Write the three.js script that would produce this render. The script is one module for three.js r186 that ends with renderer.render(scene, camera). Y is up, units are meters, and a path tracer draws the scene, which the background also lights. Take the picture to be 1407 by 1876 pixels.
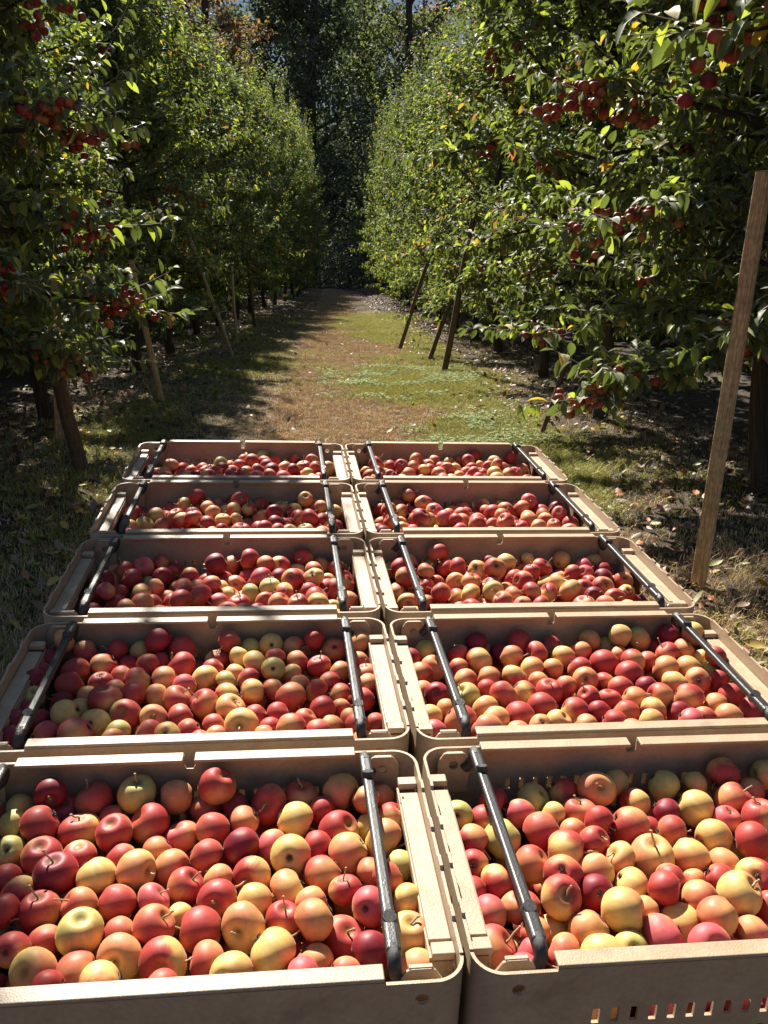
import * as THREE from 'three';
import { mergeGeometries } from 'three/addons/utils/BufferGeometryUtils.js';
import { RoundedBoxGeometry } from 'three/addons/geometries/RoundedBoxGeometry.js';
import { ImprovedNoise } from 'three/addons/math/ImprovedNoise.js';

// ---------------------------------------------------------------- camera, sky, sun, exposure
const scene = new THREE.Scene();
const camera = new THREE.PerspectiveCamera(61.32, 768 / 1024, 0.05, 900);
camera.position.set(0, 1.15, 0);
camera.rotation.set(-0.27766, -0.05555, 0, 'YXZ');
camera.updateMatrixWorld();
const renderer = new THREE.WebGLRenderer({ antialias: true });
renderer.setSize(768, 1024);
renderer.toneMapping = THREE.LinearToneMapping;
renderer.toneMappingExposure = 2.7;
renderer.shadowMap.enabled = true;
const SUN_AZ = THREE.MathUtils.degToRad(-16), SUN_EL = THREE.MathUtils.degToRad(44);
const sunDir = new THREE.Vector3(Math.sin(SUN_AZ) * Math.cos(SUN_EL), Math.sin(SUN_EL), -Math.cos(SUN_AZ) * Math.cos(SUN_EL));
{
  const w = 512, h = 256, data = new Float32Array(w * h * 4), d = new THREE.Vector3();
  for (let j = 0; j < h; j++) for (let i = 0; i < w; i++) {
    const v = (j + 0.5) / h, u = (i + 0.5) / w, el = (v - 0.5) * Math.PI, az = (u - 0.5) * Math.PI * 2;
    d.set(Math.cos(el) * Math.cos(az), Math.sin(el), Math.cos(el) * Math.sin(az));
    const t = Math.pow(Math.max(0, d.y), 0.55), c = d.dot(sunDir), glow = Math.pow(Math.max(0, c), 12) * 0.22 + Math.pow(Math.max(0, c), 120) * 0.8;
    const k = (j * w + i) * 4, below = d.y < 0 ? 0.45 : 1;
    data[k] = (0.47 * (1 - t) + 0.13 * t + glow) * below;
    data[k + 1] = (0.56 * (1 - t) + 0.25 * t + glow * 0.97) * below;
    data[k + 2] = (0.66 * (1 - t) + 0.53 * t + glow * 0.9) * below;
    data[k + 3] = 1;
  }
  const sky = new THREE.DataTexture(data, w, h, THREE.RGBAFormat, THREE.FloatType);
  sky.mapping = THREE.EquirectangularReflectionMapping; sky.magFilter = THREE.LinearFilter; sky.needsUpdate = true;
  scene.background = sky; scene.environment = sky; scene.backgroundIntensity = 0.24; scene.environmentIntensity = 0.24;
}
const sun = new THREE.DirectionalLight(new THREE.Color().setRGB(1, 0.93, 0.82), 5);
sun.position.copy(sunDir).multiplyScalar(60); sun.castShadow = true;
Object.assign(sun.shadow.camera, { left: -30, right: 30, top: 45, bottom: -30, near: 1, far: 160 }); sun.shadow.mapSize.set(4096, 4096);
scene.add(sun, sun.target);

// ---------------------------------------------------------------- helpers
const rng = (seed) => () => { seed = (seed + 0x6D2B79F5) | 0; let t = Math.imul(seed ^ (seed >>> 15), 1 | seed); t = (t + Math.imul(t ^ (t >>> 7), 61 | t)) ^ t; return ((t ^ (t >>> 14)) >>> 0) / 4294967296; };
const clamp = (x, a = 0, b = 1) => Math.min(b, Math.max(a, x)), mix = (a, b, t) => a + (b - a) * t;
const smooth = (a, b, x) => { const t = clamp((x - a) / (b - a)); return t * t * (3 - 2 * t); };
const V = (x = 0, y = 0, z = 0) => new THREE.Vector3(x, y, z);
const noise = new ImprovedNoise();
const fbm = (x, y, z, o = 4) => { let s = 0, a = 0.5; for (let i = 0; i < o; i++) { s += a * noise.noise(x, y, z); x *= 2.03; y *= 2.03; z *= 2.03; a *= 0.5; } return s; };
const lin = (c) => c <= 0.04045 ? c / 12.92 : Math.pow((c + 0.055) / 1.055, 2.4);
const rgb = (r, g, b) => new THREE.Color().setRGB(r, g, b);
const used = new Map();
const numbered = (name) => { const n = used.get(name) ?? 0; used.set(name, n + 1); return n ? name + '_' + String(n).padStart(3, '0') : name; };
const shade = (o) => { o.castShadow = true; o.receiveShadow = true; return o; };
function part(name, geo, mat, parent, label) { const m = shade(new THREE.Mesh(geo, mat)); m.name = name; parent.add(m); if (label) m.userData.label = label; return m; }
function tag(o, label, category, group) { o.userData = { label, category }; if (group) o.userData.group = group; return o; }
function thing(name, label, category, group) { const o = new THREE.Group(); o.name = numbered(name); tag(o, label, category, group); scene.add(o); return o; }
const stuff = (o) => { o.userData.kind = 'stuff'; return o; };
const ORD = ['', 'first', 'second', 'third', 'fourth', 'fifth', 'sixth', 'seventh', 'eighth', 'ninth', 'tenth', 'eleventh', 'twelfth', 'thirteenth', 'fourteenth', 'fifteenth', 'sixteenth', 'seventeenth', 'eighteenth', 'nineteenth', 'twentieth'];
function texture(w, h, f, srgb = true) {
  const d = new Uint8Array(w * h * 4);
  for (let j = 0; j < h; j++) for (let i = 0; i < w; i++) { const c = f((i + 0.5) / w, (j + 0.5) / h), k = (j * w + i) * 4; d[k] = clamp(c[0]) * 255; d[k + 1] = clamp(c[1]) * 255; d[k + 2] = clamp(c[2]) * 255; d[k + 3] = 255; }
  const t = new THREE.DataTexture(d, w, h, THREE.RGBAFormat, THREE.UnsignedByteType);
  if (srgb) t.colorSpace = THREE.SRGBColorSpace;
  t.wrapS = t.wrapT = THREE.RepeatWrapping; t.magFilter = THREE.LinearFilter; t.minFilter = THREE.LinearMipmapLinearFilter; t.needsUpdate = true;
  return t;
}
// noise that repeats over u, v in 0..1 : walk two circles
const tile = (u, v, s, seed = 0, o = 4) => { const a = u * Math.PI * 2, b = v * Math.PI * 2, R = s / 6.283; return fbm(Math.cos(a) * R + seed, Math.sin(a) * R + Math.cos(b) * R * 1.31 + 17.3, Math.sin(b) * R + seed * 1.7, o); };
const groundY = (x, z) => 0.035 * noise.noise(x * 0.7, 3.1, z * 0.7) + 0.02 * noise.noise(x * 2.1, 9.1, z * 2.1) + 0.05 * smooth(0.9, 1.8, Math.abs(x)) * smooth(5.5, 3, Math.abs(x));
// box with uv in metres
function box(w, h, d, x = 0, y = 0, z = 0, r = 0) {
  const g = r ? new RoundedBoxGeometry(w, h, d, 2, r) : new THREE.BoxGeometry(w, h, d);
  if (r) { const p = g.attributes.position, n = g.attributes.normal, uv = g.attributes.uv; for (let i = 0; i < p.count; i++) { const ax = Math.abs(n.getX(i)), ay = Math.abs(n.getY(i)), az = Math.abs(n.getZ(i)); if (ay > ax && ay > az) uv.setXY(i, p.getX(i), p.getZ(i)); else if (ax > az) uv.setXY(i, p.getZ(i), p.getY(i)); else uv.setXY(i, p.getX(i), p.getY(i)); } }
  return g.translate(x, y, z);
}
const plain = (g) => { const h = g.index ? g.toNonIndexed() : g; for (const k of Object.keys(h.attributes)) if (!['position', 'normal', 'uv'].includes(k)) h.deleteAttribute(k); return h; };
const merge = (gs) => mergeGeometries(gs.map(plain));
function tube(pts, r0, r1, seg = 8, rad = 6) {
  const g = new THREE.TubeGeometry(new THREE.CatmullRomCurve3(pts), seg, 1, rad, false), p = g.attributes.position, c = V(), curve = g.parameters.path;
  for (let i = 0; i <= seg; i++) { curve.getPointAt(i / seg, c); const r = mix(r0, r1, i / seg); for (let j = 0; j <= rad; j++) { const k = i * (rad + 1) + j; p.setXYZ(k, c.x + (p.getX(k) - c.x) * r, c.y + (p.getY(k) - c.y) * r, c.z + (p.getZ(k) - c.z) * r); } }
  return g;
}
// where the camera's ray through a photo pixel meets the ground or an upright plane across the alley
const F = 1582.33;
const ray = (px, py) => V((px - 703.5) / F, -(py - 938) / F, -1).applyQuaternion(camera.quaternion);
const onGround = (px, py) => { const d = ray(px, py); return d.multiplyScalar(-1.15 / d.y).add(camera.position); };
const atZ = (px, py, z) => { const d = ray(px, py); return d.multiplyScalar(z / d.z).add(camera.position); };

// ---------------------------------------------------------------- materials
const M = {};
{
  const grain = texture(512, 512, (u, v) => { const n = tile(u, v, 9, 1), f = tile(u, v, 60, 5, 3); const dirt = smooth(0.12, 0.4, tile(u, v, 5, 11, 5)); const k = 0.95 + n * 0.1 + f * 0.1 - dirt * 0.09; return [k, k * (0.99 + n * 0.03), k * (0.98 + n * 0.05)]; });
  const bump = texture(256, 256, (u, v) => { const f = 0.5 + tile(u, v, 90, 3, 3) * 0.9; return [f, f, f]; }, false);
  grain.repeat.set(2.5, 2.5); bump.repeat.set(6, 6);
  M.crate = new THREE.MeshPhysicalMaterial({ name: 'tan plastic', color: rgb(0.42, 0.313, 0.208), map: grain, bumpMap: bump, bumpScale: 0.0004, roughness: 0.5 });
  M.bail = new THREE.MeshPhysicalMaterial({ name: 'black plastic', color: rgb(0.028, 0.028, 0.03), roughness: 0.38, bumpMap: bump, bumpScale: 0.0003 });
  const streak = texture(256, 1024, (u, v) => { const n = tile(u, v * 0.999, 14, 2, 3), s = noise.noise(u * 60, v * 2.2, 4) * 0.5 + noise.noise(u * 23 + n * 2, v * 1.1, 8) * 0.5, saw = noise.noise(u * 5, v * 40, 2) * 0.12; const k = 0.8 + s * 0.42 + n * 0.3 + saw; return [k, k * 0.97, k * 0.93]; });
  const rough = texture(256, 1024, (u, v) => { const k = 0.5 + noise.noise(u * 60, v * 2.2, 4) * 0.3 + noise.noise(u * 30, v * 46, 2) * 0.3 + noise.noise(u * 40, v * 90, 7) * 0.25; return [k, k, k]; }, false);
  streak.repeat.set(9, 1.4); rough.repeat.set(9, 1.4);
  M.wood = new THREE.MeshStandardMaterial({ name: 'sawn timber', color: rgb(0.68, 0.5, 0.29), map: streak, bumpMap: rough, bumpScale: 0.002, roughness: 0.85 });
  M.oldWood = new THREE.MeshStandardMaterial({ name: 'weathered timber', color: rgb(0.15, 0.1, 0.065), map: streak, bumpMap: rough, bumpScale: 0.002, roughness: 0.9 });
  M.paleWood = new THREE.MeshStandardMaterial({ name: 'pale timber', color: rgb(0.5, 0.45, 0.34), map: streak, bumpMap: rough, bumpScale: 0.001, roughness: 0.9 });
  const barkC = texture(256, 256, (u, v) => { const n = tile(u, v, 20, 4), k = 0.8 + n * 0.7; return [k, k * 0.98, k * 0.95]; });
  M.bark = new THREE.MeshStandardMaterial({ name: 'bark', color: rgb(0.085, 0.068, 0.052), map: barkC, bumpMap: barkC, bumpScale: 0.006, roughness: 0.95 });
  M.twig = new THREE.MeshStandardMaterial({ name: 'twig bark', color: rgb(0.13, 0.085, 0.055), roughness: 0.7 });
  M.stem = new THREE.MeshStandardMaterial({ name: 'apple stem', color: rgb(0.38, 0.25, 0.13), roughness: 0.8 });
  M.calyx = new THREE.MeshStandardMaterial({ name: 'dried calyx', color: rgb(0.09, 0.06, 0.035), roughness: 0.95, side: THREE.DoubleSide });
  M.steel = new THREE.MeshStandardMaterial({ name: 'painted steel', color: rgb(0.05, 0.055, 0.06), roughness: 0.5, metalness: 0.3 });
  M.rubber = new THREE.MeshStandardMaterial({ name: 'rubber', color: rgb(0.025, 0.025, 0.025), roughness: 0.9 });
  M.leaf = new THREE.MeshPhysicalMaterial({ name: 'apple leaf', vertexColors: true, roughness: 0.95, transmission: 0.6, thickness: 0, clearcoat: 0.28, clearcoatRoughness: 0.4, side: THREE.DoubleSide });
  M.midLeaf = M.leaf.clone(); M.midLeaf.name = 'orchard leaf'; M.midLeaf.clearcoat = 0.08;
  M.farLeaf = new THREE.MeshPhysicalMaterial({ name: 'far leaf', vertexColors: true, roughness: 0.95, transmission: 0.6, thickness: 0, side: THREE.DoubleSide });
}
// ---------------------------------------------------------------- apples: shape and skin
function appleGeometry(nu, nv, lobes) { // radius about 1, stem end at +y
  const pos = [], uv = [], idx = [], g = new THREE.BufferGeometry();
  for (let j = 0; j <= nv; j++) for (let i = 0; i <= nu; i++) {
    const t = j / nv, ph = t * Math.PI, th = i / nu * Math.PI * 2, s = Math.sin(ph), c = Math.cos(ph);
    let rr = s * (1 + 0.05 * c + 0.02 * lobes * Math.cos(5 * th) * smooth(0.2, -0.9, c) + 0.025 * lobes * Math.cos(2 * th + 1));
    let y = c * (0.965 + 0.03 * lobes * Math.cos(th + 0.7) * s);
    y -= 0.3 * Math.exp(-((rr / 0.33) ** 2)) * (c > 0 ? 1 : 0);
    y += 0.2 * Math.exp(-((rr / 0.31) ** 2)) * (c < 0 ? 1 : 0);
    pos.push(rr * Math.cos(th), y, rr * Math.sin(th)); uv.push(i / nu, 1 - t);
  }
  for (let j = 0; j < nv; j++) for (let i = 0; i < nu; i++) { const a = j * (nu + 1) + i, b = a + nu + 1; if (j) idx.push(a, a + 1, b); if (j < nv - 1) idx.push(a + 1, b + 1, b); }
  g.setAttribute('position', new THREE.Float32BufferAttribute(pos, 3)); g.setAttribute('uv', new THREE.Float32BufferAttribute(uv, 2)); g.setIndex(idx); g.computeVertexNormals();
  const n = g.attributes.normal, v = V();
  for (let j = 0; j <= nv; j++) { const a = j * (nu + 1), b = a + nu; v.set(n.getX(a) + n.getX(b), n.getY(a) + n.getY(b), n.getZ(a) + n.getZ(b)).normalize(); n.setXYZ(a, v.x, v.y, v.z); n.setXYZ(b, v.x, v.y, v.z); }
  for (let i = 0; i <= nu; i++) { n.setXYZ(i, 0, 1, 0); n.setXYZ(nv * (nu + 1) + i, 0, -1, 0); }
  return g;
}
const HUE = { red: [0.69, 0.2, 0.19], deep: [0.5, 0.09, 0.15], pink: [0.79, 0.3, 0.33], orange: [0.85, 0.5, 0.33], yellow: [0.85, 0.69, 0.38], green: [0.74, 0.68, 0.36], amber: [0.85, 0.59, 0.35] };
function appleSkin(seed, ground, flush, cover, soft) { // flush colour over ground colour on the sunny cheek
  return texture(256, 128, (u, v) => {
    const th = u * Math.PI * 2, ph = (1 - v) * Math.PI, x = Math.cos(th) * Math.sin(ph), y = Math.cos(ph), z = Math.sin(th) * Math.sin(ph);
    const big = fbm(x * 1.1 + seed, y * 1.1, z * 1.1 + seed * 2, 3), mid = fbm(x * 3 + seed, y * 1.6, z * 3, 3), lines = noise.noise(th * 9 + seed, y * 1.2 + big * 2, seed) * 0.5 + noise.noise(th * 22 + big, y * 2, seed + 3) * 0.4;
    const m = smooth(-soft, soft, x * 0.75 + y * 0.18 + big * 0.9 + mid * 0.3 + lines * 0.2 + cover);
    let c = ground.map((g, i) => mix(g, flush[i], m * (0.94 + lines * 0.12)));
    const dark = 0.96 + mid * 0.16 + lines * 0.05; c = c.map((k) => k * dark);
    const speck = noise.noise(x * 26 + seed * 3, y * 26, z * 26); if (speck > 0.56) c = c.map((k, i) => mix(k, [0.86, 0.72, 0.5][i], 0.4 * smooth(0.56, 0.72, speck)));
    const rus = smooth(0.885, 0.985, v + mid * 0.05), cal = smooth(0.09, 0.02, v + mid * 0.03); // russet in the stem bowl, brown at the calyx
    c = c.map((k, i) => mix(k, [0.5, 0.42, 0.17][i], rus * 0.75)); c = c.map((k, i) => mix(k, [0.3, 0.2, 0.1][i], cal * 0.6));
    const grey = c[0] * 0.4 + c[1] * 0.5 + c[2] * 0.1; return c.map((k) => mix(k, grey, 0.09));
  });
}
const SKIN = [];
{
  const wax = texture(128, 64, (u, v) => { const k = 0.54 + fbm(u * 9, v * 7, 3, 3) * 0.22; return [k, k, k]; }, false);
  const kinds = [['amber', 'red', 0.42, 0.6], ['red', 'deep', 0.4, 0.7], ['yellow', 'red', 0.1, 0.45], ['amber', 'red', -0.12, 1.1], ['yellow', 'orange', -0.25, 0.7], ['green', 'amber', -0.55, 0.6], ['amber', 'pink', 0.45, 0.5]];
  kinds.forEach(([g, f, c, s], k) => { for (let v = 0; v < 2; v++) SKIN.push(new THREE.MeshPhysicalMaterial({ name: 'apple skin', map: appleSkin(k * 5.3 + v * 2.7 + 1, HUE[g], HUE[f], c + v * 0.15 - 0.05, s), roughness: 1, roughnessMap: wax, specularIntensity: 0.7, sheen: 0.25, sheenColor: rgb(0.9, 0.75, 0.7), sheenRoughness: 0.5 })); });
}
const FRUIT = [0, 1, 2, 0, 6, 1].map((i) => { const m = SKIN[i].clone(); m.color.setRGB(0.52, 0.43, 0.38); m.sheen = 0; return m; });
const APPLE = [appleGeometry(28, 18, 0.4), appleGeometry(28, 18, 1.2), appleGeometry(28, 18, 2), appleGeometry(28, 18, -1.6), appleGeometry(28, 18, 2.6)];
APPLE[3].scale(0.98, 1.04, 1); APPLE[4].scale(1.03, 0.9, 0.97);
APPLE[0].scale(1, 0.97, 1); APPLE[1].scale(1.02, 0.92, 0.99); APPLE[2].scale(0.97, 1.02, 1);
const STEM = [0.6, 0.85, 0.4].map((l, k) => merge([tube([V(0, 0.5, 0), V(0.02, 0.8, 0.02), V(0.1 + k * 0.05, 0.62 + l * 0.6, -0.04), V(0.2 + k * 0.08, 0.62 + l, -0.03)], 0.055, 0.042, 6, 7), new THREE.SphereGeometry(0.07, 7, 5).scale(1.2, 0.8, 1).translate(0.2 + k * 0.08, 0.62 + l, -0.03)]));
const CALYX = (() => { const gs = [new THREE.SphereGeometry(0.13, 8, 5).scale(1, 0.5, 1).translate(0, -0.76, 0)]; for (let k = 0; k < 5; k++) { const a = k * 1.2566; gs.push(new THREE.ConeGeometry(0.06, 0.27, 4).scale(1, 1, 0.5).rotateZ(Math.PI + 1.0 + (k % 3) * 0.25).translate(0.13, -0.86, 0).rotateY(a)); } return merge(gs); })();
// ---------------------------------------------------------------- ground
{
  const xs = [], zs = [];
  for (let x = -7; x <= 7.001; x += 0.07) xs.push(x);
  for (const x of [8, 10, 13, 18, 26, 40, 70, 120, 220, 400]) { xs.push(x); xs.unshift(-x); }
  for (let z = 2; z > -22; z -= 0.07) zs.push(z);
  for (let z = -22; z > -80; z -= 0.6) zs.push(z);
  for (const z of [-80, -100, -140, -200, -300, -500]) zs.push(z);
  for (const z of [3, 5, 9, 16, 30, 60, 120, 300]) zs.unshift(z);
  const pos = [], uv = [], col = [], idx = [];
  for (const z of zs) for (const x of xs) {
    const far = Math.abs(x) > 7 || z < -22 || z > 2;
    pos.push(x, far ? groundY(clamp(x, -7, 7), z) : groundY(x, z) + 0.012 * noise.noise(x * 9, 1, z * 9), z); uv.push(x, z);
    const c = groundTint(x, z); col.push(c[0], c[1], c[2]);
  }
  const n = xs.length;
  for (let j = 0; j < zs.length - 1; j++) for (let i = 0; i < n - 1; i++) { const a = j * n + i; idx.push(a, a + n, a + 1, a + 1, a + n, a + n + 1); }
  const g = new THREE.BufferGeometry();
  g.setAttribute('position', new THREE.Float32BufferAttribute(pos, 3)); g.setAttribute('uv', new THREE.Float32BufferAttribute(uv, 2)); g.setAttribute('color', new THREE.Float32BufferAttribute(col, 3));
  g.setIndex(idx); g.computeVertexNormals();
  if (g.attributes.normal.getY(500) < 0) { for (let i = 0; i < idx.length; i += 3) [idx[i + 1], idx[i + 2]] = [idx[i + 2], idx[i + 1]]; g.setIndex(idx); g.computeVertexNormals(); }
  const R = rng(5), W = 1024, grid = new Float32Array(W * W).fill(0.5);
  for (let k = 0; k < 26000; k++) { // straw and crumbs lying every way
    const x = R() * W, y = R() * W, a = R() * 6.283, l = 4 + R() * 22, v = 0.25 + R() * 0.75;
    for (let s = 0; s < l; s++) { const i = ((x + Math.cos(a) * s) | 0) & (W - 1), j = ((y + Math.sin(a) * s) | 0) & (W - 1); grid[j * W + i] = v; }
  }
  const map = texture(W, W, (u, v) => { const i = Math.min(W - 1, u * W | 0), j = Math.min(W - 1, v * W | 0), n1 = tile(u, v, 12, 3), n2 = tile(u, v, 70, 6, 2), k = 0.52 + 0.34 * (grid[j * W + i] - 0.5) * 1.6 + n1 * 0.35 + n2 * 0.3; return [k * 1.05, k, k * 0.94]; });
  const bump = texture(W, W, (u, v) => { const k = grid[Math.min(W - 1, v * W | 0) * W + Math.min(W - 1, u * W | 0)] * 0.6 + tile(u, v, 40, 9, 3) * 0.6 + 0.2; return [k, k, k]; }, false);
  map.repeat.set(0.8, 0.8); bump.repeat.set(0.8, 0.8);
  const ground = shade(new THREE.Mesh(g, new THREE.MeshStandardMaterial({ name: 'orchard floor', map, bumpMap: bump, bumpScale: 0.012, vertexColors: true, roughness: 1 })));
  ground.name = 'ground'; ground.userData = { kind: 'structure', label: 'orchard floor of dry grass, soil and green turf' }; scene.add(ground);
}
function greenness(x, z) { // how green the turf is: a strip right of the middle, broken by dry patches
  const n = fbm(x * 0.55 + 7, 2.2, z * 0.42, 3), m = fbm(x * 1.7, 5.1, z * 1.3, 3);
  let g = smooth(0, 0.75, x + n * 1.5) * smooth(1.65, 1.15, x + n * 0.6 + 0.45 * smooth(-4.6, -3.4, z)) * 0.72 + 0.04;
  g += 0.75 * Math.exp(-(((x - 0.75) / 0.75) ** 2) - ((z + 9.0) / 1.0) ** 2) + 0.9 * Math.exp(-(((x - 0.95) / 0.5) ** 2) - ((z + 5.3) / 0.9) ** 2);
  g -= 0.85 * Math.exp(-(((x - 0.25) / 0.9) ** 2) - ((z + 7.0) / 0.75) ** 2) + 0.4 * Math.exp(-(((x - 0.6) / 0.6) ** 2) - ((z + 10.6) / 0.5) ** 2);
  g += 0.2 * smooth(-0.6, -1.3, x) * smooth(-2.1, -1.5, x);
  return clamp(g + n * 0.55 + m * 0.35);
}
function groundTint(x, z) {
  const g = greenness(x, z), n = fbm(x * 0.9, 8.8, z * 0.9, 3), bareShade = x > 0 ? smooth(1.05, 1.4, x + n * 0.45) : smooth(0.5, 1.2, -x + n * 0.9);  // bare soil at both sides, widened on the left to paint its shade darker
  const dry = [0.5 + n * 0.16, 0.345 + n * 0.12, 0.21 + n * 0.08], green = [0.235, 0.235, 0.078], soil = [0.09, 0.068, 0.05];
  const end = smooth(-21, -26, z) * 0.9;  // far ground tinted dark brown, painting in the shadow of the tall trees
  return dry.map((d, i) => mix(mix(mix(d, green[i], g * 0.75), soil[i], bareShade * 0.85), [0.1, 0.08, 0.045][i], end));
}

// ---------------------------------------------------------------- trees
const LEAF_T = [0, 0.22, 0.5, 0.78, 1], LEAF_W = [0.1, 0.78, 1, 0.68, 0.02];
class Leaves {
  constructor() { this.p = []; this.c = []; this.i = []; this.n = 0; }
  // a leaf from its foot o along d, face up towards up; folded on its midrib, its tip curling down
  add(o, d, up, len, wid, col, fine = true, curl = 0.35, fold = 0.32) {
    const s = V().crossVectors(d, up).normalize();
    if (fine === 'flat') { // two triangles, for trees too far to see more
      const b = this.p.length / 3; for (const [t, e] of [[0, 0], [0.5, -0.5], [0.5, 0.5], [1, 0]]) { this.p.push(o.x + d.x * t * len + s.x * e * wid, o.y + d.y * t * len + s.y * e * wid, o.z + d.z * t * len + s.z * e * wid); this.c.push(...col); }
      this.i.push(b, b + 1, b + 2, b + 1, b + 3, b + 2); this.n++; return;
    }
    const n = V().crossVectors(s, d).normalize(), base = this.p.length / 3;
    const T = fine ? LEAF_T : [0, 0.45, 1], Wd = fine ? LEAF_W : [0.06, 1, 0.03];
    for (let k = 0; k < T.length; k++) {
      const t = T[k], w = Wd[k] * wid * 0.5, drop = -curl * t * t * len, lift = fold * w, v = 0.9 + 0.2 * t;
      for (const e of [-1, 0, 1]) {
        const a = d, x = o.x + a.x * t * len + s.x * e * w + n.x * (drop + (e ? lift : 0)), y = o.y + a.y * t * len + s.y * e * w + n.y * (drop + (e ? lift : 0)), z = o.z + a.z * t * len + s.z * e * w + n.z * (drop + (e ? lift : 0));
        this.p.push(x, y, z); this.c.push(col[0] * v, col[1] * v, col[2] * v);
      }
      if (k) { const b = base + (k - 1) * 3; this.i.push(b, b + 1, b + 3, b + 1, b + 4, b + 3, b + 1, b + 2, b + 4, b + 2, b + 5, b + 4); }
    }
    this.n++;
  }
  build() {
    const g = new THREE.BufferGeometry();
    g.setAttribute('position', new THREE.Float32BufferAttribute(this.p, 3)); g.setAttribute('color', new THREE.Float32BufferAttribute(this.c, 3)); g.setIndex(this.i); g.computeVertexNormals();
    return g;
  }
}
function leafColour(R, warm) {
  const k = 0.75 + R() * 0.5, t = R();
  if (t < 0.035 * warm) return [0.5 * k, 0.34 * k, 0.03 * k];           // turned yellow
  if (t < 0.05 * warm) return [0.33 * k, 0.14 * k, 0.035 * k];          // turned brown
  if (t < 0.05 * warm + 0.22) return [0.3 * k, 0.36 * k, 0.04 * k];
  return [0.1 * k, 0.135 * k, 0.023 * k];
}
const fruitGeo = appleGeometry(14, 10, 1);
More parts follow.
